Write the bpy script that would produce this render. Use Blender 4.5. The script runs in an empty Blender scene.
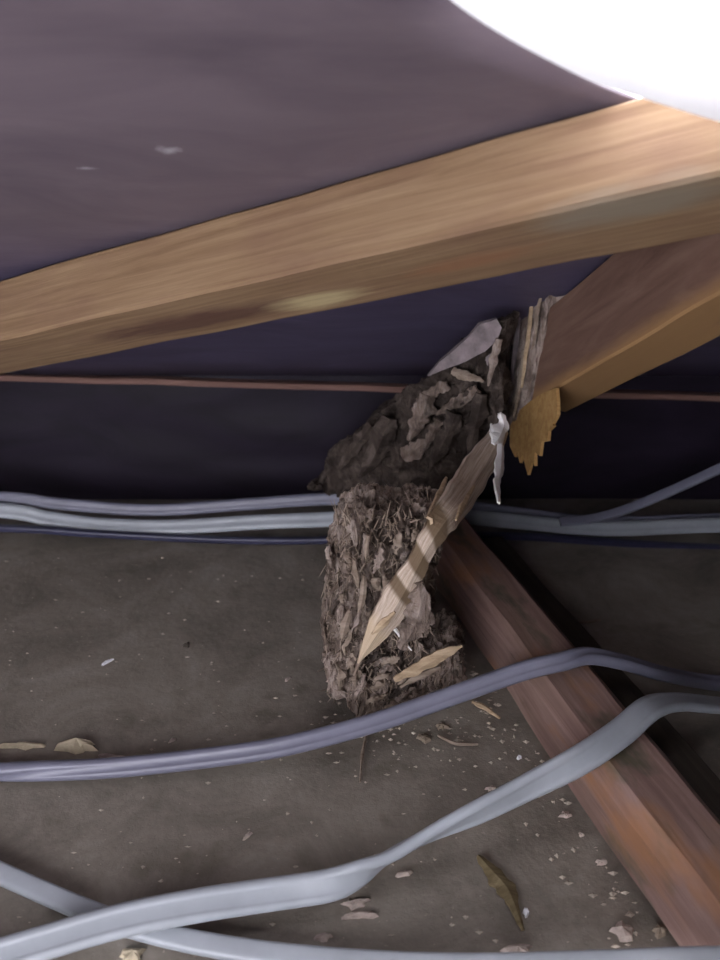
import bpy, bmesh, math, random
from mathutils import Vector, Matrix, noise

random.seed(7)
scene = bpy.context.scene
COL = scene.collection

# ------------------------------------------------------------------ camera
FPX = 815.0
PITCH = math.radians(25)
H = 0.42
cam_d = bpy.data.cameras.new('camera')
cam = bpy.data.objects.new('camera', cam_d)
COL.objects.link(cam)
cam.location = (0, 0, H)
cam.rotation_euler = (math.radians(90) - PITCH, 0, 0)
cam_d.sensor_fit = 'VERTICAL'
cam_d.sensor_height = 24.0
cam_d.lens = 24.0 * FPX / 960.0
cam_d.clip_start = 0.005
cam_d.dof.use_dof = True
cam_d.dof.focus_distance = 0.56
cam_d.dof.aperture_fstop = 5.0
scene.camera = cam

# ------------------------------------------------------------------ sky light
world = bpy.data.worlds.new('overcast_sky')
scene.world = world
world.use_nodes = True
bg = world.node_tree.nodes['Background']
bg.inputs['Color'].default_value = (0.93, 0.92, 1.0, 1)
bg.inputs['Strength'].default_value = 8.5

vs = scene.view_settings
vs.view_transform = 'Standard'
vs.look = 'None'
vs.gamma = 1.0
vs.exposure = 0.0
vs.use_curve_mapping = False
scene.cycles.max_bounces = 10
scene.cycles.diffuse_bounces = 6
scene.cycles.use_denoising = True

# ------------------------------------------------------------------ pixel -> direction helpers
def ray(x, y):
    dx = (x - 360) / FPX
    dy = (480 - y) / FPX
    return Vector((dx, math.cos(PITCH) + dy * math.sin(PITCH), -math.sin(PITCH) + dy * math.cos(PITCH)))
CAM = Vector((0, 0, H))
SL, Z0 = 0.625, 0.68                      # roof plane z = Z0 - SL*Y
NRM = Vector((0, SL, 1)).normalized()
def on_floor(x, y, z=0.0):
    r = ray(x, y); return CAM + r * ((z - H) / r.z)
def on_roof(x, y, o=0.0):
    r = ray(x, y); return CAM + r * ((Z0 * NRM.z - o - CAM.dot(NRM)) / r.dot(NRM))
def on_y(x, y, Y):
    r = ray(x, y); return CAM + r * (Y / r.y)

# ------------------------------------------------------------------ materials
def new_mat(name):
    m = bpy.data.materials.new(name); m.use_nodes = True
    nt = m.node_tree
    return m, nt, nt.nodes['Principled BSDF']
def nd(nt, t, **kw):
    n = nt.nodes.new(t)
    for k, v in kw.items():
        setattr(n, k, v)
    return n
def ramp(nt, src, stops):
    r = nd(nt, 'ShaderNodeValToRGB')
    el = r.color_ramp.elements
    while len(el) < len(stops): el.new(0.5)
    for e, (p, c) in zip(el, stops):
        e.position = p; e.color = (*c, 1)
    nt.links.new(src, r.inputs[0])
    return r.outputs[0]
def tex_noise(nt, vec, scale, detail=5, rough=0.6, dist=0.0):
    n = nd(nt, 'ShaderNodeTexNoise')
    n.inputs['Scale'].default_value = scale
    n.inputs['Detail'].default_value = detail
    n.inputs['Roughness'].default_value = rough
    n.inputs['Distortion'].default_value = dist
    if vec is not None: nt.links.new(vec, n.inputs['Vector'])
    return n.outputs['Fac']
def mapped(nt, scale=(1, 1, 1), loc=(0, 0, 0)):
    tc = nd(nt, 'ShaderNodeTexCoord'); mp = nd(nt, 'ShaderNodeMapping')
    mp.inputs['Scale'].default_value = scale
    mp.inputs['Location'].default_value = loc
    nt.links.new(tc.outputs['Object'], mp.inputs['Vector'])
    return mp.outputs['Vector']
def mix(nt, fac, a, b, mode='MIX'):
    n = nd(nt, 'ShaderNodeMix', data_type='RGBA', blend_type=mode)
    for s, v in ((n.inputs[0], fac), (n.inputs[6], a), (n.inputs[7], b)):
        if isinstance(v, (int, float)): s.default_value = v
        elif isinstance(v, tuple): s.default_value = (*v, 1)
        else: nt.links.new(v, s)
    return n.outputs[2]
def bump(nt, bsdf, h, strength, dist):
    b = nd(nt, 'ShaderNodeBump')
    b.inputs['Strength'].default_value = strength
    b.inputs['Distance'].default_value = dist
    nt.links.new(h, b.inputs['Height']); nt.links.new(b.outputs[0], bsdf.inputs['Normal'])

def wood_mat(name, dark, mid, light, grain=(3, 45, 45), rough=0.75, blotch=None, blotch_amt=0.5, bump_s=0.5):
    m, nt, b = new_mat(name)
    v = mapped(nt, grain)
    g = tex_noise(nt, v, 3.0, 6, 0.65, 0.6)
    c = ramp(nt, g, [(0.28, dark), (0.5, mid), (0.74, light)])
    v2 = mapped(nt, (6, 14, 14), (3, 1, 7))
    n2 = tex_noise(nt, v2, 2.0, 4, 0.6)
    if blotch:
        f = ramp(nt, n2, [(0.45, (0, 0, 0)), (0.68, (blotch_amt,) * 3)])
        c = mix(nt, f, c, blotch)
    nt.links.new(c, b.inputs['Base Color'])
    b.inputs['Roughness'].default_value = rough
    b.inputs['Specular IOR Level'].default_value = 0.3
    bump(nt, b, g, bump_s, 0.0012)
    return m

def floor_mat():
    m, nt, b = new_mat('dusty_board')
    v = mapped(nt)
    n1 = tex_noise(nt, v, 12, 8, 0.72, 0.5)
    c = ramp(nt, n1, [(0.3, (0.15, 0.13, 0.105)), (0.48, (0.235, 0.205, 0.17)), (0.72, (0.35, 0.31, 0.265))])
    n2 = tex_noise(nt, mapped(nt, (60, 130, 60)), 3.0, 4, 0.7)
    f = ramp(nt, n2, [(0.64, (0, 0, 0)), (0.76, (0.6,) * 3)])
    c = mix(nt, f, c, (0.50, 0.44, 0.37))
    n3 = tex_noise(nt, mapped(nt, (1, 1, 1), (4, 2, 1)), 24, 3, 0.5)
    f3 = ramp(nt, n3, [(0.6, (0, 0, 0)), (0.72, (0.5,) * 3)])
    c = mix(nt, f3, c, (0.12, 0.10, 0.072))
    nt.links.new(c, b.inputs['Base Color'])
    b.inputs['Roughness'].default_value = 0.72
    b.inputs['Specular IOR Level'].default_value = 0.35
    nb = tex_noise(nt, v, 160, 5, 0.7)
    bump(nt, b, nb, 0.45, 0.0015)
    return m
def sarking_mat(name, a, bcol, rough, marks=False, spec=0.35):
    m, nt, b = new_mat(name)
    v = mapped(nt, (1.5, 4, 4))
    n1 = tex_noise(nt, v, 5, 5, 0.6, 0.8)
    c = ramp(nt, n1, [(0.3, a), (0.7, bcol)])
    if marks:                                 # darker and bluer towards the eaves, two pale spots
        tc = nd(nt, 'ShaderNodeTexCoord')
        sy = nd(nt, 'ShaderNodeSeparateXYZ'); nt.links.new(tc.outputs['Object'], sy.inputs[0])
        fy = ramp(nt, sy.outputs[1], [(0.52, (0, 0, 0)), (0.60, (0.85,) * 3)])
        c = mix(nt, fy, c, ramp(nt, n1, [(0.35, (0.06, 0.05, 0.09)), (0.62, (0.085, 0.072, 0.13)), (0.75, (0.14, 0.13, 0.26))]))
        for (px, py, rx, ry) in ((168, 150, .016, .007), (85, 168, .014, .0035)):
            p = on_roof(px, py)
            mp = nd(nt, 'ShaderNodeMapping', vector_type='POINT')
            mp.inputs['Location'].default_value = (-p.x / rx, -p.y / ry, 0)
            mp.inputs['Scale'].default_value = (1 / rx, 1 / ry, 0)
            nt.links.new(tc.outputs['Object'], mp.inputs['Vector'])
            ln = nd(nt, 'ShaderNodeVectorMath', operation='LENGTH')
            nt.links.new(mp.outputs[0], ln.inputs[0])
            wob = nd(nt, 'ShaderNodeMath', operation='ADD')
            nn = tex_noise(nt, mapped(nt), 120, 3, 0.6)
            nt.links.new(ln.outputs['Value'], wob.inputs[0]); nt.links.new(nn, wob.inputs[1])
            f = ramp(nt, wob.outputs[0], [(0.55, (0.55,) * 3), (1.0, (0, 0, 0))])
            c = mix(nt, f, c, (0.6, 0.58, 0.62))
    nt.links.new(c, b.inputs['Base Color'])
    b.inputs['Roughness'].default_value = rough
    b.inputs['Specular IOR Level'].default_value = spec
    bump(nt, b, n1, 0.25, 0.004)
    return m
def plain(name, col, rough=0.6, var=0.25, scale=60, spec=0.4):
    m, nt, b = new_mat(name)
    n = tex_noise(nt, mapped(nt), scale, 4, 0.6)
    d = tuple(c * (1 - var) for c in col); l = tuple(min(1, c * (1 + var)) for c in col)
    nt.links.new(ramp(nt, n, [(0.3, d), (0.7, l)]), b.inputs['Base Color'])
    b.inputs['Roughness'].default_value = rough
    b.inputs['Specular IOR Level'].default_value = spec
    return m
def flap_mat():
    m, nt, b = new_mat('white_sheet')
    n = tex_noise(nt, mapped(nt), 30, 4, 0.6)
    c = ramp(nt, n, [(0.3, (0.86, 0.86, 0.87)), (0.7, (0.92, 0.92, 0.92))])
    nt.links.new(c, b.inputs['Base Color'])
    b.inputs['Roughness'].default_value = 0.8
    t = nd(nt, 'ShaderNodeBsdfTranslucent'); nt.links.new(c, t.inputs['Color'])
    mx = nd(nt, 'ShaderNodeMixShader'); mx.inputs[0].default_value = 0.45
    nt.links.new(b.outputs[0], mx.inputs[1]); nt.links.new(t.outputs[0], mx.inputs[2])
    nt.links.new(mx.outputs[0], nt.nodes['Material Output'].inputs['Surface'])
    return m
def eaten_mat(name, dark, mid, light, sc=(70, 70, 18)):
    m, nt, b = new_mat(name)
    v = mapped(nt, sc)
    g = tex_noise(nt, v, 1.6, 7, 0.7, 1.2)
    c = ramp(nt, g, [(0.3, dark), (0.5, mid), (0.68, light)])
    n2 = tex_noise(nt, mapped(nt, (1, 1, 1), (1, 5, 2)), 38, 4, 0.6)
    f = ramp(nt, n2, [(0.46, (0, 0, 0)), (0.6, (0.8,) * 3)])
    c = mix(nt, f, c, tuple(x * 0.6 for x in dark))
    nt.links.new(c, b.inputs['Base Color'])
    b.inputs['Roughness'].default_value = 0.9
    b.inputs['Specular IOR Level'].default_value = 0.15
    bump(nt, b, g, 0.9, 0.003)
    return m
def batten_mat():
    m = wood_mat('batten_timber', (0.18, 0.105, 0.056), (0.26, 0.165, 0.092), (0.345, 0.235, 0.138), (2.2, 60, 60), 0.7, (0.19, 0.105, 0.07), 0.5)
    return m
def add_patch(m, frame, p, rx, ry, col, amt):
    """an oval of differently coloured wood at world point p on the timber whose frame is given"""
    nt = m.node_tree; b = nt.nodes['Principled BSDF']
    src = b.inputs['Base Color'].links[0].from_socket
    q = frame.inverted() @ p
    tc = nd(nt, 'ShaderNodeTexCoord'); mp = nd(nt, 'ShaderNodeMapping')
    mp.inputs['Location'].default_value = (-q.x / rx, -q.y / ry, -q.z / .012)
    mp.inputs['Scale'].default_value = (1 / rx, 1 / ry, 1 / .012)
    nt.links.new(tc.outputs['Object'], mp.inputs['Vector'])
    ln = nd(nt, 'ShaderNodeVectorMath', operation='LENGTH'); nt.links.new(mp.outputs[0], ln.inputs[0])
    ad = nd(nt, 'ShaderNodeMath', operation='MULTIPLY_ADD'); ad.inputs[1].default_value = 0.9
    nt.links.new(tex_noise(nt, mapped(nt, (14, 70, 70)), 2.0, 4, 0.6), ad.inputs[0]); nt.links.new(ln.outputs['Value'], ad.inputs[2])
    sc_ = nd(nt, 'ShaderNodeMath', operation='MULTIPLY'); sc_.inputs[1].default_value = 0.5
    nt.links.new(ad.outputs[0], sc_.inputs[0])
    f = ramp(nt, sc_.outputs[0], [(0.42, (amt,) * 3), (0.72, (0, 0, 0))])
    nt.links.new(mix(nt, f, src, col), b.inputs['Base Color'])
def joist_mat():
    m = wood_mat('joist_timber', (0.16, 0.095, 0.08), (0.255, 0.16, 0.135), (0.36, 0.245, 0.21), (3, 40, 40), 0.75, (0.25, 0.17, 0.125), 0.5)
    nt = m.node_tree; b = nt.nodes['Principled BSDF']
    src = b.inputs['Base Color'].links[0].from_socket
    n = tex_noise(nt, mapped(nt, (9, 20, 20), (2.4, 0, 3)), 1.6, 4, 0.6)
    f = ramp(nt, n, [(0.54, (0, 0, 0)), (0.66, (0.75,) * 3)])
    c = mix(nt, f, src, (0.075, 0.085, 0.05))
    n = tex_noise(nt, mapped(nt, (7, 16, 16), (8.1, 3, 1)), 1.5, 4, 0.6)
    f = ramp(nt, n, [(0.55, (0, 0, 0)), (0.7, (0.7,) * 3)])
    c = mix(nt, f, c, (0.36, 0.17, 0.075))
    nt.links.new(c, b.inputs['Base Color'])
    return m

M = {}
M['floor'] = floor_mat()
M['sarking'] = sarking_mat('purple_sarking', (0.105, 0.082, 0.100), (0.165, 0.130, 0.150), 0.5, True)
M['black_sheet'] = sarking_mat('black_sheet', (0.010, 0.007, 0.012), (0.021, 0.015, 0.028), 0.5, False, 0.2)
M['red_lath'] = wood_mat('red_lath', (0.14, 0.075, 0.06), (0.20, 0.11, 0.09), (0.26, 0.15, 0.12), (3, 60, 60))
M['batten'] = batten_mat()
M['knot'] = wood_mat('pale_knot', (0.36, 0.26, 0.13), (0.50, 0.38, 0.21), (0.6, 0.48, 0.28), (20, 40, 40))
M['rafter'] = wood_mat('rafter_timber', (0.115, 0.062, 0.046), (0.17, 0.097, 0.072), (0.225, 0.138, 0.105), (4, 26, 26), 0.72, (0.16, 0.09, 0.065), 0.6)
def rafter_low():
    m = M['rafter']; nt = m.node_tree; b = nt.nodes['Principled BSDF']
    src = b.inputs['Base Color'].links[0].from_socket
    tc = nd(nt, 'ShaderNodeTexCoord'); sx = nd(nt, 'ShaderNodeSeparateXYZ')
    nt.links.new(tc.outputs['Object'], sx.inputs[0])
    n = tex_noise(nt, mapped(nt, (6, 30, 30), (1, 2, 3)), 1.5, 4, 0.6)
    ma = nd(nt, 'ShaderNodeMath', operation='MULTIPLY_ADD'); ma.inputs[1].default_value = 0.02
    inv_ = nd(nt, 'ShaderNodeMath', operation='SUBTRACT'); inv_.inputs[0].default_value = 0.068
    nt.links.new(sx.outputs[2], inv_.inputs[1])
    nt.links.new(n, ma.inputs[0]); nt.links.new(inv_.outputs[0], ma.inputs[2])
    f = ramp(nt, ma.outputs[0], [(0.012, (0.9,) * 3), (0.022, (0, 0, 0))])
    nt.links.new(mix(nt, f, src, (0.34, 0.195, 0.085)), b.inputs['Base Color'])
rafter_low()
M['raw_edge'] = wood_mat('raw_orange_wood', (0.26, 0.14, 0.05), (0.37, 0.215, 0.08), (0.46, 0.29, 0.125), (6, 50, 50))
M['joist'] = joist_mat()
M['dark_wood'] = wood_mat('dark_strip', (0.035, 0.028, 0.022), (0.055, 0.045, 0.035), (0.085, 0.07, 0.055), (3, 40, 40))
M['eaten'] = eaten_mat('eaten_wood', (0.075, 0.054, 0.042), (0.235, 0.18, 0.15), (0.43, 0.36, 0.32))
M['mud'] = eaten_mat('dark_mud', (0.038, 0.028, 0.024), (0.072, 0.055, 0.046), (0.145, 0.115, 0.10), (40, 40, 25))
M['eaten_end'] = eaten_mat('frayed_end', (0.15, 0.105, 0.08), (0.30, 0.235, 0.20), (0.48, 0.40, 0.36), (60, 60, 14))
M['grey_flake'] = plain('grey_flake', (0.22, 0.18, 0.185), 0.85, 0.35, 90)
M['straw'] = wood_mat('straw_splinter', (0.30, 0.21, 0.13), (0.46, 0.34, 0.22), (0.60, 0.47, 0.33), (8, 60, 60))
M['brown_splinter'] = wood_mat('brown_splinter', (0.16, 0.115, 0.085), (0.26, 0.20, 0.155), (0.38, 0.31, 0.25), (8, 60, 60))
M['white_peel'] = plain('white_peel', (0.78, 0.75, 0.74), 0.8, 0.1, 80)
M['cable'] = plain('grey_cable_sheath', (0.17, 0.17, 0.225), 0.42, 0.12, 25, 0.6)
M['cable_pale'] = plain('pale_cable_sheath', (0.36, 0.385, 0.42), 0.40, 0.12, 25, 0.6)
M['cable_blue'] = plain('blue_black_cable_sheath', (0.035, 0.035, 0.075), 0.35, 0.2, 60, 0.6)
M['chip_cream'] = plain('cream_chip', (0.52, 0.44, 0.31), 0.8, 0.2, 120)
M['chip_pink'] = plain('pale_chip', (0.46, 0.38, 0.33), 0.85, 0.3, 160)
M['chip_brown'] = plain('brown_chip', (0.24, 0.19, 0.14), 0.85, 0.3, 160)
M['chip_white'] = plain('white_chip', (0.75, 0.75, 0.78), 0.6, 0.1, 120)
M['leaf'] = wood_mat('olive_leaf', (0.085, 0.062, 0.03), (0.15, 0.115, 0.06), (0.24, 0.19, 0.11), (8, 50, 50))
M['crumb'] = plain('pale_crumbs', (0.44, 0.38, 0.31), 0.9, 0.4, 200)
M['sheet'] = flap_mat()

# a strip with bands of colour: the torn piece of timber
def banded_mat():
    m, nt, b = new_mat('banded_strip')
    uv = nd(nt, 'ShaderNodeUVMap'); mpu = nd(nt, 'ShaderNodeMapping')
    mpu.inputs['Scale'].default_value = (3.5, 7, 1); nt.links.new(uv.outputs[0], mpu.inputs['Vector'])
    g = tex_noise(nt, mpu.outputs[0], 2.2, 7, 0.7, 0.25)
    c = ramp(nt, g, [(0.3, (0.24, 0.175, 0.13)), (0.48, (0.46, 0.36, 0.28)), (0.68, (0.66, 0.56, 0.47))])
    sx = nd(nt, 'ShaderNodeSeparateXYZ')
    nt.links.new(uv.outputs[0], sx.inputs[0])
    ad = nd(nt, 'ShaderNodeMath', operation='MULTIPLY_ADD')
    nt.links.new(sx.outputs[1], ad.inputs[0]); ad.inputs[1].default_value = 0.05
    nt.links.new(sx.outputs[0], ad.inputs[2])
    W, K = (0, 0, 0), (0.92,) * 3
    f = ramp(nt, ad.outputs[0], [(0.41, W), (0.43, K), (0.495, K), (0.51, W), (0.555, W), (0.565, K), (0.625, K), (0.64, W), (0.69, W), (0.70, K), (0.735, K), (0.75, W)])
    c = mix(nt, f, c, (0.12, 0.075, 0.036))
    f2 = ramp(nt, ad.outputs[0], [(0.84, W), (0.9, (0.55,) * 3)])
    c = mix(nt, f2, c, (0.55, 0.42, 0.26))
    nt.links.new(c, b.inputs['Base Color']); b.inputs['Roughness'].default_value = 0.8
    bump(nt, b, g, 0.6, 0.001)
    return m
M['banded'] = banded_mat()

# ------------------------------------------------------------------ object helpers
def mesh_obj(name, verts, faces, mat, parent=None, smooth=False):
    me = bpy.data.meshes.new(name)
    me.from_pydata([tuple(v) for v in verts], [], faces)
    me.update()
    return link_mesh(name, me, mat, parent, smooth)
def link_mesh(name, me, mat, parent=None, smooth=False):
    o = bpy.data.objects.new(name, me); COL.objects.link(o)
    me.materials.clear(); me.materials.append(M[mat] if isinstance(mat, str) else mat)
    if smooth:
        for p in me.polygons: p.use_smooth = True
    if parent: o.parent = parent
    return o
def tag(o, label, cat, group=None, kind=None):
    if label: o['label'] = label
    if cat: o['category'] = cat
    if group: o['group'] = group
    if kind: o['kind'] = kind
    return o
def structure(o, label):
    o['kind'] = 'structure'; o['label'] = label; return o
def empty(name, loc):
    o = bpy.data.objects.new(name, None); COL.objects.link(o); o.location = loc
    o.empty_display_size = 0.02
    bpy.context.view_layer.update()
    return o
def under(o, root):                     # parent keeping world place
    o.parent = root
    o.matrix_parent_inverse = root.matrix_world.inverted()

def beam_mesh(name, L, W, T, seg=40, warp=0.0008, bev=0.0015, seed=0.0, x0=0.0):
    """box from x0..x0+L along X, 0..W in Y, 0..T in Z with eased arrises and slightly uneven faces"""
    b = bev
    prof = [(b, 0), (W - b, 0), (W, b), (W, T - b), (W - b, T), (b, T), (0, T - b), (0, b)]
    vs_, fs = [], []
    for i in range(seg + 1):
        x = x0 + L * i / seg
        for (y, z) in prof:
            q = Vector((x * 14 + seed, y * 30, z * 30))
            vs_.append((x, y + warp * noise.noise(q), z + warp * noise.noise(q + Vector((9, 4, 2)))))
    n = len(prof)
    for i in range(seg):
        for k in range(n):
            a, c = i * n + k, i * n + (k + 1) % n
            fs.append((a, c, c + n, a + n)[::-1])
    fs.append(tuple(range(n))); fs.append(tuple(reversed(range(seg * n, seg * n + n))))
    me = bpy.data.meshes.new(name); me.from_pydata(vs_, [], fs)
    bm = bmesh.new(); bm.from_mesh(me); bmesh.ops.recalc_face_normals(bm, faces=bm.faces); bm.to_mesh(me); bm.free()
    return me
def place(o, origin, xd, yd):
    x = Vector(xd).normalized(); z = x.cross(Vector(yd)).normalized(); y = z.cross(x)
    m = Matrix((x, y, z)).transposed().to_4x4(); m.translation = Vector(origin)
    o.matrix_world = m
    bpy.context.view_layer.update()

def catmull(pts, n):
    out = []
    P = [pts[0]] + list(pts) + [pts[-1]]
    for i in range(1, len(P) - 2):
        p0, p1, p2, p3 = P[i - 1], P[i], P[i + 1], P[i + 2]
        for k in range(n):
            t = k / n
            out.append(tuple(0.5 * ((2 * b) + (c - a) * t + (2 * a - 5 * b + 4 * c - d) * t * t + (3 * b - a - 3 * c + d) * t ** 3)
                             for a, b, c, d in zip(p0, p1, p2, p3)))
    out.append(tuple(pts[-1]))
    return out
def cable(name, pts, w, t, mat, lobes=3, parent=None):
    """pts: (Vector, roll in degrees). A flat sheathed cable with grooves between its cores."""
    P = [(p.x, p.y, p.z, math.radians(-r)) for p, r in pts]
    S = catmull(P, 14)
    # even arc length
    pos = [Vector(s[:3]) for s in S]; rolls = [s[3] for s in S]
    nr = 48
    vs_, fs = [], []
    for i, p in enumerate(pos):
        tg = (pos[min(i + 1, len(pos) - 1)] - pos[max(i - 1, 0)]).normalized()
        side = tg.cross(Vector((0, 0, 1))).normalized(); up = side.cross(tg)
        c, s = math.cos(rolls[i]), math.sin(rolls[i])
        a = side * c + up * s; b = up * c - side * s
        for k in range(nr):
            th = 2 * math.pi * k / nr
            cx, cy = math.cos(th), math.sin(th)
            u = math.copysign(abs(cx) ** 0.55, cx) * w / 2
            v = math.copysign(abs(cy) ** 0.55, cy) * t / 2
            if lobes > 1:
                v *= 0.58 + 0.42 * abs(math.sin(math.pi * lobes * (u / w + 0.5))) ** 0.5
            vs_.append(p + a * u + b * v)
    for i in range(len(pos) - 1):
        for k in range(nr):
            q = i * nr + k; r = i * nr + (k + 1) % nr
            fs.append((q, r, r + nr, q + nr))
    fs.append(tuple(range(nr))[::-1]); fs.append(tuple(range((len(pos) - 1) * nr, len(pos) * nr)))
    return mesh_obj(name, vs_, fs, mat, parent, True)

def rough_solid(name, front, back, mat, voxel, disp, freq, seed, parent=None):
    """closed solid between two matching outlines, remeshed and eaten away by noise"""
    n = len(front)
    vs_ = list(front) + list(back)
    fs = [tuple(range(n)), tuple(reversed(range(n, 2 * n)))]
    for k in range(n):
        j = (k + 1) % n
        fs.append((k, k + n, j + n, j))
    me = bpy.data.meshes.new(name); me.from_pydata([tuple(v) for v in vs_], [], fs)
    bm = bmesh.new(); bm.from_mesh(me)
    bmesh.ops.triangulate(bm, faces=bm.faces); bmesh.ops.recalc_face_normals(bm, faces=bm.faces)
    bm.to_mesh(me); bm.free()
    tmp = bpy.data.objects.new('tmp', me); COL.objects.link(tmp)
    md = tmp.modifiers.new('r', 'REMESH'); md.mode = 'VOXEL'; md.voxel_size = voxel
    dg = bpy.context.evaluated_depsgraph_get(); dg.update()
    me2 = bpy.data.meshes.new_from_object(tmp.evaluated_get(dg))
    bpy.data.objects.remove(tmp)
    bm = bmesh.new(); bm.from_mesh(me2)
    fx, fy, fz = freq
    bm.normal_update()
    new = []
    for v in bm.verts:
        q = Vector((v.co.x * fx, v.co.y * fy, v.co.z * fz)) + Vector((seed, seed * 2, 0))
        d = 0.55 * noise.ridged_multi_fractal(q, 1.0, 2.1, 4, 1.0, 2.0) - 0.75
        d += 0.6 * noise.noise(q * 0.45 + Vector((3, 1, 8)))
        d -= 0.8 * max(0.0, noise.noise(q * 0.8 + Vector((30, 10, 8))) - 0.18) * 2
        new.append(v.co + v.normal * disp * d)
    for v, c in zip(bm.verts, new): v.co = c
    bm.to_mesh(me2); bm.free(); me2.name = name
    return link_mesh(name, me2, mat, parent, False)

def splinter_mesh(name, pts, widths, thick, normal, ragged=0.2, seed=0, uv=True):
    """flat sliver: pts centre line, widths along it, its flat side towards `normal`"""
    rnd = random.Random(seed)
    C = catmull([tuple(p) + (w,) for p, w in zip(pts, widths)], 8)
    n = len(C); vs_, fs = [], []
    for i, s in enumerate(C):
        p = Vector(s[:3]); w = max(s[3], 0.0004)
        a = Vector(C[max(i - 1, 0)][:3]); b = Vector(C[min(i + 1, n - 1)][:3])
        tg = (b - a).normalized(); sd = tg.cross(Vector(normal)).normalized(); nm = sd.cross(tg)
        l = w * (0.5 + ragged * .7 * noise.noise(Vector((i * .33, seed * 3.7, 0)))); r = w * (0.5 + ragged * .7 * noise.noise(Vector((i * .33, seed * 3.7, 9))))
        cup = w * 0.12
        for (u, h_) in ((-l, -cup), (0, cup), (r, -cup)):
            vs_.append(p + sd * u + nm * (h_ + thick / 2))
        for (u, h_) in ((-l, -cup), (0, cup), (r, -cup)):
            vs_.append(p + sd * u + nm * (h_ - thick / 2))
    ring = (0, 1, 2, 5, 4, 3)
    for i in range(n - 1):
        for k in range(6):
            a, b = i * 6 + ring[k], i * 6 + ring[(k + 1) % 6]
            fs.append((a, b, b + 6, a + 6))
    fs.append(tuple(ring)[::-1]); fs.append(tuple((n - 1) * 6 + r for r in ring))
    me = bpy.data.meshes.new(name); me.from_pydata([tuple(v) for v in vs_], [], fs)
    if uv:
        lay = me.uv_layers.new(name='UVMap')
        for lp in me.loops:
            i, k = divmod(lp.vertex_index, 6)
            lay.data[lp.index].uv = (i / (n - 1), (k % 3) / 2)
    bm = bmesh.new(); bm.from_mesh(me); bmesh.ops.recalc_face_normals(bm, faces=bm.faces); bm.to_mesh(me); bm.free()
    return me

# ================================================================== THE SETTING
XL, XR = -1.7, 1.7
YW = 0.85                                  # black sheeting at the eaves
YN = -0.30                                 # near end of the roof space, open to daylight
g = 90
vs_, fs = [], []
for j in range(g + 1):
    for i in range(g + 1):
        x = XL + (XR - XL) * i / g; y = YN + (YW + 0.04 - YN) * j / g
        vs_.append((x, y, 0.0012 * (noise.noise(Vector((x * 6, y * 6, 1))) - 0.9)))
for j in range(g):
    for i in range(g):
        a = j * (g + 1) + i; fs.append((a, a + 1, a + g + 2, a + g + 1))
structure(mesh_obj('floor', vs_, fs, 'floor', None, True), 'dusty dark olive brown ceiling board forming the floor of the roof space')

# roof underlay with a torn opening above the camera
def torn(t, a, b, s):
    p = a.lerp(b, t)
    return p
hole = []
ctrl = [(.034, .360), (.075, .388), (.119, .413), (.16, .425), (.21, .42), (.25, .38), (.24, .33), (.16, .305), (.07, .315), (.025, .335)]
HX, HY = .12, .36
hc = catmull(ctrl + [ctrl[0]], 6)[:-1]
nh = len(hc)
rz = lambda y: Z0 - SL * y
def sag(x, y):
    d = min(math.hypot(x - p[0], y - p[1]) for p in hc)
    s = 0.0016 * noise.noise(Vector((x * 7, y * 9, 0))) * min(1, d * 8)
    s += 0.0007 * noise.noise(Vector((x * 25, y * 40, 3))) * min(1, d * 8)
    return s
rings = []
cx, cy = HX, HY
vs_, fs = [], []
levels = [0, .02, .05, .1, .17, .26, .38, .55, .78, 1.0]
Y1, Y2 = YW + 0.06, YN
def outer(p):
    # radially to the rectangle
    dx, dy = p[0] - cx, p[1] - cy
    k = 1e9
    if dx > 0: k = min(k, (XR - cx) / dx)
    if dx < 0: k = min(k, (XL - cx) / dx)
    if dy > 0: k = min(k, (Y1 - cy) / dy)
    if dy < 0: k = min(k, (Y2 - cy) / dy)
    return (cx + dx * k, cy + dy * k)
ring0 = [(p[0] - HX, p[1] - HY) for p in hc]
# add corner-directed points so the rectangle corners exist
import bisect
dirs = sorted(ring0 , key=lambda p: math.atan2(p[1], p[0]))
def hole_at(ang):
    n = len(dirs)
    angs = [math.atan2(p[1], p[0]) for p in dirs]
    k = bisect.bisect(angs, ang) % n
    p, q = dirs[k - 1], dirs[k]
    # intersect the ray with segment p-q
    d = (math.cos(ang), math.sin(ang))
    ex, ey = q[0] - p[0], q[1] - p[1]
    den = d[0] * ey - d[1] * ex
    t = (p[0] * ey - p[1] * ex) / den if abs(den) > 1e-9 else math.hypot(*p)
    return (d[0] * t, d[1] * t)
angs = [math.atan2(p[1], p[0]) for p in dirs]
angs += [math.atan2(y - HY, x - HX) for x in (XL, XR) for y in (Y1, Y2)]
angs += [math.pi * 2 * k / 150 - math.pi + .003 for k in range(150)]
angs = sorted(set(round(a, 5) for a in angs))
cols = [((hole_at(a)[0] + HX, hole_at(a)[1] + HY), outer((HX + math.cos(a), HY + math.sin(a)))) for a in angs]
nc, nl = len(cols), len(levels)
for (hp, op) in cols:
    for l in levels:
        x = hp[0] + (op[0] - hp[0]) * l; y = hp[1] + (op[1] - hp[1]) * l
        vs_.append((x, y, rz(y) + sag(x, y) * (1 - l ** 6)))
for i in range(nc):
    j = (i + 1) % nc
    for k in range(nl - 1):
        a, b = i * nl + k, j * nl + k
        fs.append((a, a + 1, b + 1, b))
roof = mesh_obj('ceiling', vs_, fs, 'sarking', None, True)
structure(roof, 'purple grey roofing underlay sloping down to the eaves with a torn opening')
sm = roof.modifiers.new('thick', 'SOLIDIFY'); sm.thickness = 0.002; sm.offset = 1

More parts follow.
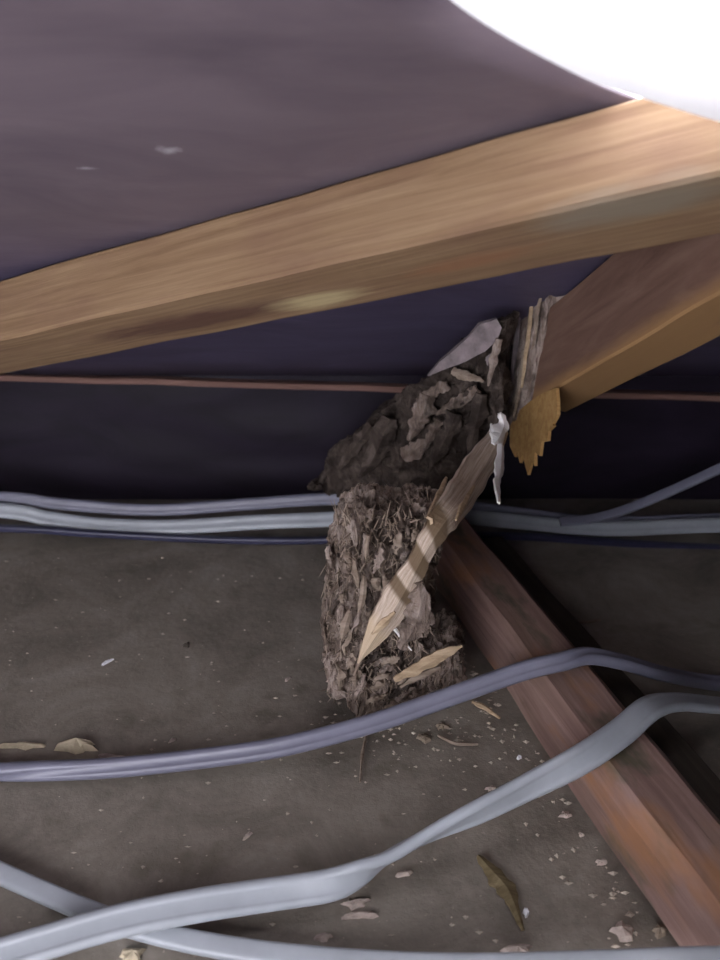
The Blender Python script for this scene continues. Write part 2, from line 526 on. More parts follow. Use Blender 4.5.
# eaves sheet, gables
def wavy_wall():
    vs_, fs = [], []
    nx, nz = 140, 10
    zt = 0.1495
    for i in range(nx + 1):
        x = XL + (XR - XL) * i / nx
        for k in range(nz + 1):
            z = -0.004 + (zt + 0.004) * k / nz
            vs_.append((x, YW + 0.004 * noise.noise(Vector((x * 9, z * 30, 2))) * math.sin(math.pi * k / nz), z))
    for i in range(nx):
        for k in range(nz):
            a = i * (nz + 1) + k; fs.append((a, a + nz + 1, a + nz + 2, a + 1))
    return mesh_obj('wall_back', vs_, fs, 'black_sheet', None, True)
structure(wavy_wall(), 'black sheeting closing the eaves behind the cables')
for nm, x in (('wall_left', XL), ('wall_right', XR)):
    w = mesh_obj(nm, [(x, YW + .03, 0), (x, YW + .03, rz(YW + .03)), (x, YN, rz(YN)), (x, YN, 0)], [(0, 1, 2, 3)], 'black_sheet')
    structure(w, 'dark gable end of the roof space')
    s_ = w.modifiers.new('thick', 'SOLIDIFY'); s_.thickness = 0.02
# near end wall behind the camera with the opening the daylight comes through
OX0, OX1, OZ0, OZ1 = -.75, -.06, .05, .56
xs, zs = [XL, OX0, OX1, XR], [0, OZ0, OZ1, rz(YN)]
wv_ = [(x, YN, z) for z in zs for x in xs]
wf_ = [(r * 4 + c, r * 4 + c + 1, r * 4 + c + 5, r * 4 + c + 4) for r in range(3) for c in range(3) if not (r == 1 and c == 1)]
w = mesh_obj('wall_front', wv_, wf_, 'black_sheet')
structure(w, 'end wall behind the viewer with the opening that lets the daylight in')
s_ = w.modifiers.new('thick', 'SOLIDIFY'); s_.thickness = 0.02
o = link_mesh('trim_1', beam_mesh('trim_1', XR - XL - .02, 0.018, 0.0065, 60, 0.0012, 0.001), 'red_lath')
pa, pb = on_y(100, 381, YW - 0.012), on_y(690, 398, YW - 0.012)
dv = (pb - pa).normalized(); org = pa + dv * ((XL + .01 - pa.x) / dv.x)
place(o, org - Vector((0, 0, .0035)), dv, (0, 1, 0))
structure(o, 'thin reddish timber lath along the top of the black eaves sheet')

# ================================================================== TIMBERS
# diagonal batten under the sarking
A = on_roof(0, 275); B = on_roof(720, 65)
dv = (B - A).normalized()
inn = -NRM                                                    # into the roof space
back = dv.cross(inn).normalized()
if back.y < 0: back = -back                                    # down the slope, away from the camera
batten = empty('roof_batten', A)
tag(batten, 'long light brown timber batten crossing beneath the underlay from left to right', 'batten')
me = beam_mesh('batten_body', 1.0, 0.066, 0.046, 70, 0.0012, 0.002, 3.1)
o = link_mesh('batten_body', me, 'batten', None)
# local X along, local Y = inward, local Z = X x Y
start = A - dv * 0.36
m4 = Matrix((dv, back, dv.cross(back).normalized())).transposed().to_4x4()
zdir = dv.cross(back).normalized()
orig = start + inn * 0.003
if zdir.dot(inn) < 0:
    orig = start + inn * 0.049
m4.translation = orig
o.matrix_world = m4
bpy.context.view_layer.update(); under(o, batten)
# knot, dark heart streak and weathered patch in the wood of the lower face
bframe = o.matrix_world.copy()
add_patch(M['batten'], bframe, on_roof(190, 322, 0.049), .115, .020, (0.10, 0.048, 0.036), .85)
add_patch(M['batten'], bframe, on_roof(318, 300, 0.049), .042, .015, (0.50, 0.40, 0.22), .95)
add_patch(M['batten'], bframe, on_roof(470, 262, 0.049), .050, .012, (0.30, 0.14, 0.07), .6)
add_patch(M['batten'], bframe, on_roof(640, 205, 0.049), .060, .02, (0.27, 0.235, 0.18), .7)

# broken rafter
AZ = math.radians(-11)
rd = Vector((math.sin(AZ), math.cos(AZ), 0)); rd.z = -SL * rd.y; rd.normalize()     # down the slope
rin = -NRM
rright = rd.cross(NRM).normalized()
if rright.x < 0: rright = -rright
Rt = Vector((0.1515, 0.635, 0)); Rt.z = rz(0.635); Rt += rin * 0.006                    # top left arris near the break
rafter = empty('broken_rafter', Rt)
tag(rafter, 'dark brown rafter broken off and eaten away at its lower end', 'rafter')
RD = 0.068
Lr = 0.30
vs_, fs = [], []
seg = 60
me = beam_mesh('rafter_body', Lr, 0.045, RD, 80, 0.0012, 0.0015, 8.0)
o = link_mesh('rafter_body', me, 'rafter')
mz = rd.cross(rright).normalized()
off = rin * RD if mz.dot(rin) < 0 else Vector()
m4 = Matrix((rd, rright, mz)).transposed().to_4x4(); m4.translation = Rt - rd * (Lr - 0.012) + off
inv = m4.inverted()
def raf0(px, py):
    r = ray(px, py); return CAM + r * ((Rt - CAM).dot(rright) / r.dot(rright))
ext = (raf0(532, 415) - (Rt + rd * 0.012)).dot(rd)              # the break runs obliquely, longest at the bottom
for v in me.vertices:
    if v.co.x > Lr - 1e-4:
        dep = 1 - v.co.z / RD if off.length < 1e-6 else v.co.z / RD
        fr_ = (1 - dep) if off.length < 1e-6 else (1 - dep)
        v.co.x += ext * fr_ + 0.035 * v.co.y / 0.045 * fr_
bp = A + back * 0.0665                                          # the rafter butts against the far side of the batten
for v in me.vertices:
    wv = m4 @ v.co
    t_ = (bp - wv).dot(back) / rd.dot(back)
    if t_ > 0: v.co = inv @ (wv + rd * t_)
o.matrix_world = m4; bpy.context.view_layer.update(); under(o, rafter)

def raf(px, py, proud=0.0):           # a point on the rafter's left face
    r = ray(px, py); n = rright
    t = (Rt - CAM).dot(n) / r.dot(n)
    return CAM + r * t - rright * proud
# raw orange lower edge with a ragged end
top = [(560, 388), (547, 393), (534, 401), (522, 411), (513, 426)]
bot = [(561, 404), (561, 410), (561, 415), (559, 419), (556, 424)]
fr = [(x, y) for x, y in top] + [(513, 446), (518, 457), (520, 449), (523, 463), (526, 455), (531, 475), (535, 461), (538, 466), (538, 452), (543, 456), (545, 442), (551, 441), (552, 431), (557, 426)] + [(x, y) for x, y in reversed(bot[:5])]
F = [raf(x, y, 0.003) for x, y in fr]; Bk = [p + rright * 0.0025 for p in F]
n = len(F)
o = mesh_obj('raw_edge', F + Bk, [tuple(range(n)), tuple(reversed(range(n, 2 * n)))] + [(k, k + n, (k + 1) % n + n, (k + 1) % n) for k in range(n)], 'raw_edge')
o['label'] = 'raw orange split edge with a jagged tip'
bm = bmesh.new(); bm.from_mesh(o.data); bmesh.ops.triangulate(bm, faces=bm.faces); bmesh.ops.recalc_face_normals(bm, faces=bm.faces); bm.to_mesh(o.data); bm.free()
under(o, rafter)
# frayed eaten end of the rafter
outl = [(556, 287), (548, 330), (535, 380), (522, 424), (508, 428), (498, 400), (492, 365), (496, 335), (512, 316), (535, 300)]
F = [raf(x, y, 0.004) for x, y in outl]; Bk = [p + rright * 0.034 for p in F]
o = rough_solid('eaten_end', F, Bk, 'eaten_end', 0.0016, 0.0045, (120, 120, 40), 3.3)
o['label'] = 'grey brown frayed wood'
under(o, rafter)
# splinters lying over the eaten end
def raf_splinter(a, b, w, mat, proud, sd):
    pts = [raf(a[0] + (b[0] - a[0]) * t + random.uniform(-1, 1), a[1] + (b[1] - a[1]) * t, proud) for t in (0, .35, .7, 1)]
    me = splinter_mesh('splinter', pts, [w * .5, w, w * .8, w * .15], 0.0016, -rright, 0.5, sd)
    o = link_mesh('splinter', me, mat); under(o, rafter); return o
for k, (a, b, w, mt) in enumerate([((515, 318), (500, 425), .006, 'brown_splinter'), ((528, 306), (518, 405), .007, 'grey_flake'),
        ((541, 300), (531, 388), .005, 'straw'), ((505, 335), (499, 400), .004, 'brown_splinter'), ((520, 345), (512, 420), .004, 'mud'),
        ((549, 296), (541, 350), .004, 'brown_splinter'), ((508, 360), (506, 425), .003, 'straw'), ((533, 350), (522, 418), .005, 'brown_splinter')]):
    raf_splinter(a, b, w, mt, 0.0075, 40 + k)

# eaten tail: dark galleries and mud hanging on from the rafter down to the post
def tailY(px):
    return 0.615 + (520 - px) / 220 * 0.13
ol = [(512, 316), (500, 322), (470, 336), (432, 375), (402, 392), (368, 415), (330, 452), (303, 490), (340, 500), (400, 505), (448, 500), (468, 470), (500, 428), (506, 395), (497, 360)]
F = [on_y(x, y, tailY(x)) for x, y in ol]
Bk = [p + Vector((0.012, 0.035, -0.005)) for p in F]
tail = empty('termite_mud_tail', on_y(450, 480, tailY(450)))
tag(tail, 'dark crumbling remains of the rafter tail above and behind the eaten post', 'timber remains')
o = rough_solid('mud_body', F, Bk, 'mud', 0.002, 0.011, (50, 50, 42), 9.1); under(o, tail)
# pale grey flake, small broken peg, inner flakes
fl = [(428, 376), (440, 362), (456, 348), (470, 336), (480, 324), (497, 319), (502, 328), (498, 340), (485, 352), (466, 361), (448, 368)]
F = [on_y(x, y, tailY(x) - 0.010) for x, y in fl]; Bk = [p + Vector((0, 0.006, 0)) for p in F]
n = len(F)
o = mesh_obj('grey_flake', F + Bk, [tuple(range(n)), tuple(reversed(range(n, 2 * n)))] + [(k, k + n, (k + 1) % n + n, (k + 1) % n) for k in range(n)], 'grey_flake')
bm = bmesh.new(); bm.from_mesh(o.data); bmesh.ops.triangulate(bm, faces=bm.faces); bmesh.ops.subdivide_edges(bm, edges=bm.edges, cuts=2, use_grid_fill=True); bmesh.ops.recalc_face_normals(bm, faces=bm.faces)
for v in bm.verts: v.co.y += 0.0025 * noise.noise(v.co * 60)
bm.to_mesh(o.data); bm.free()
o['label'] = 'smooth pale grey flake'
under(o, tail)
def tail_splinter(a, b, w, mat, front, sd, parent=tail, name='splinter'):
    pts = []
    for t in (0, .33, .66, 1):
        x = a[0] + (b[0] - a[0]) * t + random.uniform(-2, 2); y = a[1] + (b[1] - a[1]) * t + random.uniform(-1, 1)
        pts.append(on_y(x, y, tailY(x) - front))
    me = splinter_mesh(name, pts, [w * .7, w, w * .7, w * .2], 0.002, (0, -1, 0.3), 0.5, sd)
    o = link_mesh(name, me, mat); under(o, parent); return o
for k, (a, b, w, mt) in enumerate([((452, 372), (484, 381), .008, 'brown_splinter'), ((478, 390), (436, 414), .011, 'eaten'), ((472, 386), (462, 405), .006, 'mud'),
        ((430, 395), (408, 440), .018, 'eaten'), ((402, 456), (430, 440), .016, 'eaten_end'), ((455, 412), (432, 470), .016, 'mud'), ((484, 395), (470, 455), .014, 'mud'),
        ((392, 418), (362, 476), .022, 'mud'), ((448, 384), (418, 400), .009, 'eaten'), ((492, 355), (486, 365), .003, 'grey_flake'), ((440, 420), (420, 452), .010, 'eaten'),
        ((372, 425), (340, 470), .014, 'mud'), ((500, 340), (490, 385), .007, 'eaten_end')]):
    tail_splinter(a, b, w, mt, 0.013, 60 + k)

# ceiling joist
JA = math.radians(-15.5)
jd = Vector((math.sin(JA), math.cos(JA), 0)); jr = Vector((jd.y, -jd.x, 0))
J0 = Vector((0.145, 0.385, 0))
me = beam_mesh('ceiling_joist', 1.875, 0.052, 0.05, 90, 0.0025, 0.009, 1.7)
o = link_mesh('ceiling_joist', me, 'joist')
m4 = Matrix((jd, -jr, Vector((0, 0, 1)))).transposed().to_4x4(); m4.translation = J0 - jd * 1.52 + jr * 0.052 + Vector((0, 0, -0.0005))
o.matrix_world = m4
tag(o, 'reddish brown ceiling joist with green mould stains lying on the floor at right', 'joist')
# low dark strip alongside the joist
me = beam_mesh('dark_strip', 1.83, 0.036, 0.018, 90, 0.0015, 0.002, 5.2)
o = link_mesh('dark_strip', me, 'dark_wood')
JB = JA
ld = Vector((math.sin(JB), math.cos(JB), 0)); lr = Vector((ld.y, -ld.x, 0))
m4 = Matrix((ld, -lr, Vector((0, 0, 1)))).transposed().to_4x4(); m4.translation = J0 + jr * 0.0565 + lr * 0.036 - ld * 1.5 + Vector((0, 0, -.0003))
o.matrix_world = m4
tag(o, 'low dark strip along the right side of the joist', 'lath')

# ================================================================== EATEN POST
YF = 0.478
post = empty('termite_eaten_post', on_floor(385, 712))
tag(post, 'upright grey brown timber stub eaten by termites, standing on the floor', 'timber stub')
ol = [(334, 528), (352, 520), (372, 514), (395, 521), (418, 517), (438, 522), (440, 540), (436, 565), (430, 590), (432, 620), (418, 642),
      (430, 652), (456, 646), (466, 668), (462, 692), (430, 706), (400, 716), (368, 724), (345, 708), (326, 694), (322, 650), (323, 600), (327, 550)]
def postY(px, py):
    # foot leans slightly forward, the front face faces the camera
    return YF + (0.024 if px < 340 else 0) + 0.02 * max(0, (470 - py)) / 100 + (px - 395) * 0.0002
F = []
for x, y in ol:
    p = on_y(x, y, postY(x, y))
    p.z = max(p.z, 0.001)
    F.append(p)
Bk = [p + Vector((0.004, 0.05, 0)) for p in F]
core = rough_solid('eaten_core', F, Bk, 'eaten', 0.0015, 0.0085, (135, 135, 48), 1.0); under(core, post)
# flakes of wood left standing between the galleries
rnd = random.Random(11)
def inside(px, py):
    c = False; j = len(ol) - 1
    for i in range(len(ol)):
        xi, yi = ol[i]; xj, yj = ol[j]
        if (yi > py) != (yj > py) and px < (xj - xi) * (py - yi) / (yj - yi) + xi: c = not c
        j = i
    return c
def post_pt(px, py, front):
    p = on_y(px, py, postY(px, py) - front); p.z = max(p.z, 0.002); return p
k = 0
while k < 90:
    x, y = rnd.uniform(322, 462), rnd.uniform(490, 715)
    if not inside(x, y): continue
    foot = y > 640 and x > 365
    L = rnd.uniform(10, 30)
    ang = rnd.uniform(-28, 8) if not foot else rnd.uniform(40, 75)
    dx, dy = math.sin(math.radians(ang)) * L, math.cos(math.radians(ang)) * L
    if foot: dy = -dy
    if not inside(x + dx, y + dy): continue
    w = rnd.uniform(.0025, .007)
    f0 = rnd.uniform(.000, .005)
    pts = [post_pt(x + dx * t + rnd.uniform(-2, 2), y + dy * t, f0 + rnd.uniform(-.001, .004)) for t in (0, .35, .7, 1)]
    me = splinter_mesh('wood_flake', pts, [w * .4, w, w * .8, w * .2], rnd.uniform(.0012, .003), (rnd.uniform(-.8, .8), -1, .3), .6, 100 + k)
    o = link_mesh('wood_flake', me, rnd.choice(['brown_splinter', 'brown_splinter', 'eaten', 'eaten', 'eaten_end', 'mud'])); under(o, post)
    k += 1
# named splinters: foot sliver, side slivers, frayed top
def post_sliver(pl, wl, mat, front, sd, label=None, name='splinter'):
    me = splinter_mesh(name, [post_pt(x, y, front) for x, y in pl], wl, .002, (0.2, -1, .5), .4, sd)
    o = link_mesh(name, me, mat); under(o, post)
    if label: o['label'] = label
    return o
post_sliver([(394, 680), (415, 670), (440, 656), (462, 646)], [.003, .008, .009, .0015], 'straw', .014, 7, 'pale straw coloured sliver across the foot')
post_sliver([(400, 687), (420, 676), (440, 668)], [.002, .005, .002], 'brown_splinter', .012, 8)
post_sliver([(365, 640), (360, 660), (354, 675)], [.004, .003, .001], 'brown_splinter', .012, 9)
post_sliver([(394, 628), (402, 638), (411, 650)], [.0022, .002, .0008], 'white_peel', .036, 10, 'thin whitish fibre')
post_sliver([(364, 575), (362, 600), (358, 612)], [.002, .005, .001], 'brown_splinter', .010, 12)
post_sliver([(368, 535), (366, 552), (366, 558)], [.002, .003, .001], 'brown_splinter', .010, 13)
post_sliver([(350, 610), (345, 625), (342, 638)], [.002, .006, .002], 'brown_splinter', .010, 14)
# frayed fibres: too many to count, one part
fv, ff = [], []
def fibre(p, d, L, w):
    sd = d.cross(Vector((0, -1, .2))).normalized() * w
    i = len(fv); b2 = Vector((rnd.uniform(-.4, .4), rnd.uniform(-.5, .2), rnd.uniform(-.3, .3))) * L * .5
    up_ = Vector((0, -w, 0))
    mid = p + d * L * .5 + b2 * .4; e = p + d * L + b2
    fv.extend([p - sd, p + sd, p + up_, mid - sd * .7, mid + sd * .7, mid + up_ * .7, e])
    ff.extend([(i, i + 1, i + 4, i + 3), (i + 1, i + 2, i + 5, i + 4), (i + 2, i, i + 3, i + 5), (i + 3, i + 4, i + 6), (i + 4, i + 5, i + 6), (i + 5, i + 3, i + 6)])
k = 0
while k < 1100:
    x, y = rnd.uniform(322, 464), rnd.uniform(488, 718)
    if not inside(x, y): continue
    p = post_pt(x, y, rnd.uniform(-.004, .003))
    d = Vector((rnd.uniform(-.7, .7), rnd.uniform(-.9, 0), rnd.uniform(-1, 1) * (1 if y > 640 else 1.6))).normalized()
    fibre(p, d, rnd.uniform(.003, .011), rnd.uniform(.0003, .0008)); k += 1
for k in range(90):
    x = rnd.uniform(338, 440)
    p = post_pt(x, rnd.uniform(516, 530), rnd.uniform(-.05, .0))
    fibre(p, Vector((rnd.uniform(-.5, .5), rnd.uniform(-.4, .2), 1)).normalized(), rnd.uniform(.008, .026), rnd.uniform(.0005, .0012))
o = mesh_obj('frayed_fibre', fv, ff, 'brown_splinter'); o['kind'] = 'stuff'; under(o, post)

# ================================================================== TORN STRIP
def strip_Y(py):
    K = [(400, .60), (425, .60), (470, .545), (500, .495), (522, .450), (560, .444), (670, .436)]
    for (a, ya), (b, yb_) in zip(K, K[1:]):
        if py <= b: return ya + (yb_ - ya) * max(0, (py - a)) / (b - a)
    return K[-1][1]
sp = lambda x, y, f=0: on_y(x, y, strip_Y(y) - f)
strip = empty('torn_wood_strip', sp(372, 640))
tag(strip, 'tan torn strip of wood with dark bands hanging from the rafter onto the post', 'wood strip')
cl = [(503, 428), (488, 456), (468, 487), (448, 515), (428, 545), (412, 575), (395, 605), (377, 632), (358, 662)]
wd = [.012, .023, .026, .019, .015, .016, .020, .014, .0012]
me = splinter_mesh('strip_body', [sp(*p) for p in cl], wd, .003, (0.15, -1, .35), .16, 21)
o = link_mesh('strip_body', me, 'banded'); under(o, strip)
me = splinter_mesh('prong', [sp(446, 478, .003), sp(440, 496, .003), sp(430, 520, .003)], [.002, .005, .006], .002, (0, -1, .3), .2, 22)
o = link_mesh('prong', me, 'straw'); under(o, strip)
me = splinter_mesh('lower_tongue', [sp(418, 582, .001), sp(420, 605, .001), sp(412, 630, .001), sp(400, 648, .001)], [.006, .015, .014, .004], .003, (0, -1, .3), .9, 23)
o = link_mesh('lower_tongue', me, 'eaten'); under(o, strip)
for k, (a, b, w) in enumerate([((474, 486), (456, 520), .005), ((484, 462), (462, 500), .004), ((395, 612), (372, 634), .005)]):
    me = splinter_mesh('splinter', [sp(a[0], a[1], .004), sp((a[0] + b[0]) / 2, (a[1] + b[1]) / 2, .0045), sp(b[0], b[1], .003)], [w * .3, w, w * .2], .0015, (0.1, -1, .3), .4, 24 + k)
    o = link_mesh('splinter', me, 'straw' if k % 2 == 0 else 'brown_splinter'); under(o, strip)
for pl, wl, sd in (([(500, 413), (503, 424), (498, 437), (493, 444)], [.003, .010, .012, .004], 31), ([(491, 424), (492, 434), (495, 442)], [.0015, .003, .004], 32),
                   ([(501, 445), (500, 465), (498, 482), (499, 503)], [.005, .007, .006, .002], 33)):
    me = splinter_mesh('white_peel', [sp(x, y, .006) for x, y in pl], wl, .0016, (.1, -1, .3), .6, sd)
    o = link_mesh('white_peel', me, 'white_peel'); o['label'] = 'white papery peel'; under(o, strip)

# ================================================================== WHITE SHEET AT THE OPENING
edge = [(425, -30), (452, 0), (495, 30), (545, 58), (600, 84), (660, 103), (720, 121), (780, 134), (850, 146)]
C = catmull(edge, 8)
vs_, fs = [], []
nh_ = 8
for (x, y) in C:
    p = CAM + ray(x, y) * (0.305 + 0.012 * min(1, max(0, (x - 450) / 200)))
    for k in range(nh_ + 1):
        t = k / nh_
        q = p + Vector((0.01 * t, -0.012 * math.sin(t * 3.0) + 0.05 * t * t, 0.15 * t))
        q += Vector((0, 0.004 * noise.noise(q * 20) * t, 0))
        vs_.append(q)
for i in range(len(C) - 1):
    for k in range(nh_):
        a = i * (nh_ + 1) + k; fs.append((a, a + 1, a + nh_ + 2, a + nh_ + 1))
o = mesh_obj('white_sheet', vs_, fs, 'sheet', None, True)
s_ = o.modifiers.new('thick', 'SOLIDIFY'); s_.thickness = 0.0015
tag(o, 'blown out white sheet hanging at the roof opening in the upper right corner', 'sheet')

# ================================================================== CABLES
def fl_pts(lst):
    return [(on_floor(x, y, z), r) for x, y, z, r in lst]
o = cable('flat_cable', fl_pts([(-90, 770, .009, 120), (-20, 772, .009, 115), (40, 771, .010, 70), (110, 768, .011, 48), (190, 760, .013, 42), (280, 747, .019, 42), (370, 724, .028, 42),
      (440, 700, .040, 42), (520, 672, .056, 40), (560, 662, .0615, 35), (588, 656, .0595, 10), (622, 662, .048, 0), (660, 673, .032, 0), (700, 681, .010, 0), (730, 684, .006, 0), (820, 690, .006, 0)]), .0135, .0095, 'cable', 2)
tag(o, 'grey cable running from the left over the joist just below the eaten post', 'cable', 'cables across the floor')
o = cable('flat_cable', fl_pts([(-120, 990, .012, 30), (-40, 968, .015, 28), (40, 944, .0165, 28), (120, 921, .0185, 28), (200, 905, .0185, 32), (280, 893, .017, 42), (330, 885, .019, 50), (360, 873, .022, 85),
      (390, 856, .025, 128), (430, 834, .031, 118), (480, 811, .040, 90), (530, 786, .049, 75), (580, 760, .058, 50), (620, 733, .0600, 25), (650, 708, .0590, 10), (675, 702, .048, 0), (705, 704, .034, 0), (750, 708, .010, 0), (830, 712, .006, 0)]), .0175, .0075, 'cable_pale', 3)
tag(o, 'broad flat pale grey cable twisting as it crosses the foreground to the joist', 'cable', 'cables across the floor')
o = cable('flat_cable', fl_pts([(-110, 822, .005, 10), (-40, 855, .005, 12), (20, 882, .005, 14), (80, 908, .005, 14), (130, 926, .005, 14), (200, 943, .006, 16), (280, 955, .007, 18), (380, 963, .009, 18),
      (480, 966, .02, 15), (600, 964, .048, 10), (690, 961, .057, 5), (760, 960, .057, 0), (860, 962, .045, 0), (960, 970, .03, 0)]), .0115, .008, 'cable_pale', 1)
tag(o, 'thin pale grey cable passing beneath the broad one along the bottom edge', 'cable', 'cables across the floor')

YC = 0.762
def yp(lst):
    return [(on_y(x, y, Y), r) for x, y, Y, r in lst]
back_lbl = 'cables along the eaves'
o = cable('flat_cable', yp([(-300, 500, .775, 70), (-20, 497, .77, 70), (60, 504, .768, 65), (150, 510, .768, 65), (250, 504, .77, 65), (335, 499, .77, 65), (420, 502, .77, 65), (510, 512, .772, 65), (600, 522, .775, 60), (720, 519, .775, 60), (1000, 512, .775, 60)]), .013, .007, 'cable', 2)
tag(o, 'uppermost grey cable of the bundle along the foot of the black eaves sheet', 'cable', back_lbl)
o = cable('flat_cable', yp([(-300, 500, .756, 55), (-20, 509, .755, 55), (50, 519, .753, 50), (100, 525, .75, 50), (170, 527, .75, 50), (260, 522, .75, 50), (335, 519, .752, 50), (420, 514, .755, 50), (510, 521, .758, 50), (600, 529, .76, 50), (720, 525, .76, 50), (1000, 520, .76, 50)]), .016, .007, 'cable_pale', 2)
tag(o, 'broad pale cable in the middle of the bundle along the eaves', 'cable', back_lbl)
o = cable('flat_cable', yp([(-300, 520, .738, 0), (0, 528, .738, 0), (100, 534, .738, 0), (230, 540, .738, 0), (335, 540, .738, 0), (440, 536, .738, 0), (530, 537, .74, 0), (620, 543, .74, 0), (720, 548, .738, 0), (1000, 560, .735, 0)]), .008, .007, 'cable_blue', 1)
tag(o, 'thin blue black cable lying lowest beside the eaves bundle', 'cable', back_lbl)
o = cable('flat_cable', yp([(560, 522, .745, 30), (595, 518, .745, 30), (630, 508, .745, 30), (675, 489, .743, 30), (725, 466, .74, 30), (800, 430, .73, 30), (900, 400, .70, 30)]), .010, .006, 'cable', 1)
tag(o, 'dim grey cable branching upward from the eaves bundle at far right', 'cable', back_lbl)

# ================================================================== DEBRIS
def chip(name, px, py, lx, ly, ang, hgt, mat, sd, z=0.0, pts=13):
    """irregular flake: lx, ly half-sizes in metres; ang its turn on the floor"""
    r = random.Random(sd)
    c = on_floor(px, py, z)
    T, B = [], []
    ca, sa = math.cos(math.radians(ang)), math.sin(math.radians(ang))
    for k in range(pts):
        a = 2 * math.pi * k / pts; q = r.uniform(.4, 1.25)
        x, y = lx * q * math.cos(a), ly * q * math.sin(a)
        B.append(Vector((x * ca - y * sa, x * sa + y * ca, -0.001)))
        T.append(Vector(((x * ca - y * sa) * .78, (x * sa + y * ca) * .78, hgt * .6 * r.uniform(.3, 1.0))))
    top = Vector((r.uniform(-.2, .2) * lx, r.uniform(-.2, .2) * ly, hgt * .8))
    fs = [(k, (k + 1) % pts, pts + (k + 1) % pts, pts + k) for k in range(pts)] + [(pts + k, pts + (k + 1) % pts, 2 * pts) for k in range(pts)] + [tuple(reversed(range(pts)))]
    o = mesh_obj(name, B + T + [top], fs, mat); o.location = c
    return o
D = [  # px, py, half length, half width, turn, height, material, label
    (76, 748, .019, .0065, -8, .011, 'chip_cream', 'pointed pale lump of crumbled wood behind the cable at left'),
    (24, 746, .022, .004, 0, .004, 'chip_cream', 'flat pale crumb strip at the left edge behind the cable'),
    (112, 757, .012, .003, -5, .003, 'chip_pink', 'thin pale sliver trailing right of the crumbled lump'),
    (133, 955, .0085, .0045, -4, .004, 'chip_cream', 'cream wood chip at the bottom edge below the broad cable'),
    (357, 903, .0085, .0035, 6, .003, 'chip_pink', 'larger pale flake below the twist of the broad cable'),
    (361, 915, .0095, .0028, 8, .003, 'chip_pink', 'long pale flake just under the larger one below the cable twist'),
    (325, 936, .0055, .0025, 12, .002, 'chip_pink', 'small pale flake nearest the bottom edge in the middle'),
    (405, 873, .0055, .0025, 10, .002, 'chip_pink', 'dull flake right of the cable twist'),
    (424, 738, .006, .005, 60, .003, 'chip_brown', 'ragged brown flake under the cable by the post foot'),
    (443, 726, .005, .004, 20, .003, 'chip_brown', 'squat brown crumb right of the ragged flake by the post'),
    (622, 931, .008, .006, 30, .005, 'chip_pink', 'pinkish chunk beside the joist near the bottom right'),
    (519, 757, .0022, .0018, 30, .002, 'chip_white', 'tiny bright white speck left of the joist'),
    (566, 815, .0045, .003, 0, .002, 'chip_pink', 'pale chip against the joist above the broad cable end'),
    (601, 862, .0042, .003, 20, .003, 'chip_pink', 'rounded pale chip halfway along the joist foot'),
    (581, 834, .0025, .002, 10, .002, 'chip_pink', 'small chip between two others along the joist foot'),
    (107, 662, .007, .0016, 50, .002, 'chip_white', 'small curved whitish shaving on the floor left of the post'),
    (187, 645, .004, .003, 20, .003, 'dark_wood', 'small dark crumb on the floor left of the post'),
    (491, 788, .004, .0025, 15, .002, 'chip_pink', 'pale crumb just above the broad cable left of the joist'),
    (526, 912, .003, .0025, 60, .003, 'chip_white', 'bright crumb beside the tip of the dried leaf strip'),
    (519, 950, .009, .004, 5, .003, 'chip_pink', 'flat pale flake at the bottom edge under the leaf strip'),
    (660, 930, .006, .004, 30, .004, 'chip_brown', 'brown chip tucked against the joist at bottom right'),
    (248, 835, .0040, .0014, 45, .0015, 'chip_pink', 'slender pale shaving between the two long cables'),
    (287, 679, .0038, .0016, 45, .0015, 'chip_pink', 'pale shaving on the floor behind the grey cable left of the post'),
    (172, 740, .0035, .0015, 40, .0015, 'chip_pink', 'pale shaving just behind the grey cable at left'),
]
for k, (px, py, lx, ly, an, hh, mt, lb) in enumerate(D):
    o = chip('wood_chip', px, py, lx, ly, an, hh, mt, 300 + k)
    tag(o, lb, 'wood chip', 'wood chips on the floor')
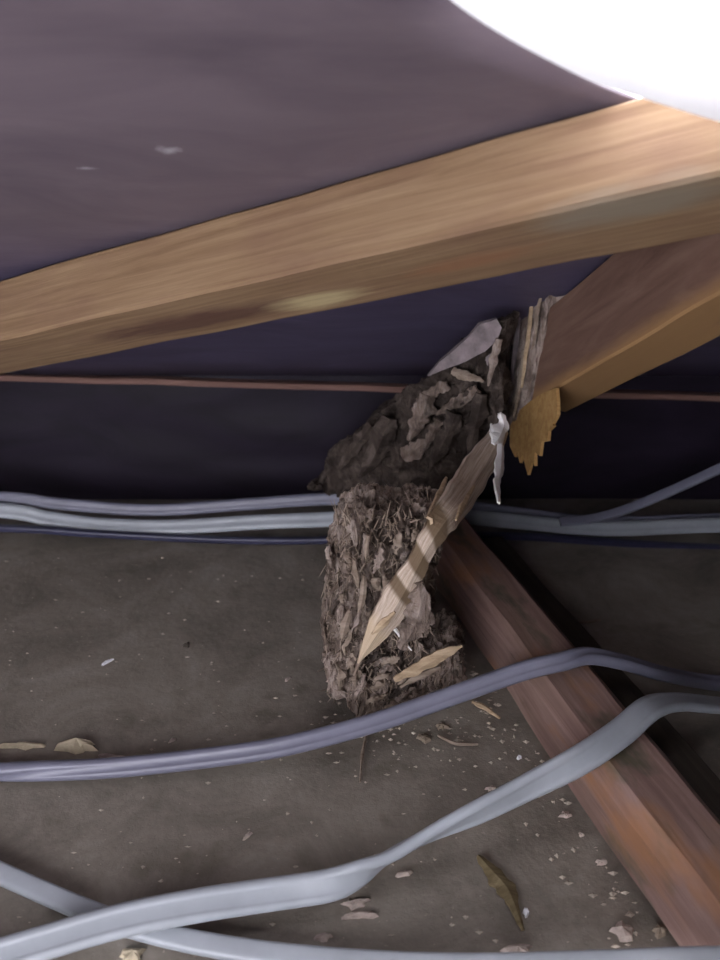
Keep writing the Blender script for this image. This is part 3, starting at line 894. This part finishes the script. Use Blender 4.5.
# dried olive strip, straws
def floor_sliver(name, pl, wl, mat, sd, lb, cat, z=.0025, th=.0015):
    me = splinter_mesh(name, [on_floor(x, y, z) for x, y in pl], wl, th, (0, -.3, 1), .4, sd)
    o = link_mesh(name, me, mat); tag(o, lb, cat); return o
floor_sliver('leaf_strip', [(478, 856), (492, 872), (506, 888), (514, 905), (523, 930)], [.003, .009, .010, .006, .002], 'leaf', 51, 'dried olive brown leaf strip lying between broad cable and joist', 'leaf')
floor_sliver('wood_splinter', [(472, 702), (484, 707), (500, 718)], [.002, .004, .0012], 'straw', 52, 'straw coloured splinter on the floor between post foot and joist', 'splinter', .004)
floor_sliver('wood_splinter', [(438, 735), (455, 743), (478, 744)], [.0015, .0025, .001], 'brown_splinter', 53, 'curved thin brown splinter on the floor below the post foot', 'splinter')
floor_sliver('wood_splinter', [(366, 735), (362, 757), (360, 782)], [.002, .0022, .001], 'brown_splinter', 54, 'thin strand on the floor in front of the cable below the post', 'splinter')
floor_sliver('wood_splinter', [(568, 625), (585, 622), (601, 620)], [.001, .002, .001], 'brown_splinter', 55, 'short pale splinter on the shaded floor right of the joist', 'splinter')

# fine crumbs: nobody could count them
cv, cf = [], []
rc = random.Random(5)
def crumb(p, s):
    i = len(cv)
    for q in ((1, 0, .3), (0, .8, .3), (-1, 0, .3), (0, -.8, .3), (0, 0, .9), (0, 0, -.3)):
        cv.append(p + Vector((q[0] * s * rc.uniform(.4, 1.5), q[1] * s * rc.uniform(.4, 1.5), q[2] * s * rc.uniform(.6, 1))))
    for a, b in ((0, 1), (1, 2), (2, 3), (3, 0)):
        cf.append((i + a, i + b, i + 4)); cf.append((i + b, i + a, i + 5))
for k in range(900):
    x, y = rc.uniform(-.5, .17), rc.uniform(.15, .72)
    if (Vector((x, y, 0)) - J0).dot(jr) > -.004: continue
    crumb(Vector((x, y, -.0012)), rc.choice((.0004, .0006, .0008, .0011, .0017)))
for k in range(350):                                       # thicker round the post and the joist foot
    a = rc.random()
    if a < .5:
        p = on_floor(rc.gauss(410, 60), rc.gauss(730, 25))
    else:
        p = J0 + jd * rc.uniform(-.2, .2) - jr * abs(rc.gauss(.004, .018))
    if (p - J0).dot(jr) > -.002: continue
    p.z = -.001
    crumb(p, rc.choice((.0005, .0008, .0012, .0018, .0024)))
o = mesh_obj('dust_crumbs', cv, cf, 'crumb'); tag(o, 'fine pale crumbs of chewed wood scattered over the floor', 'crumbs', None, 'stuff')
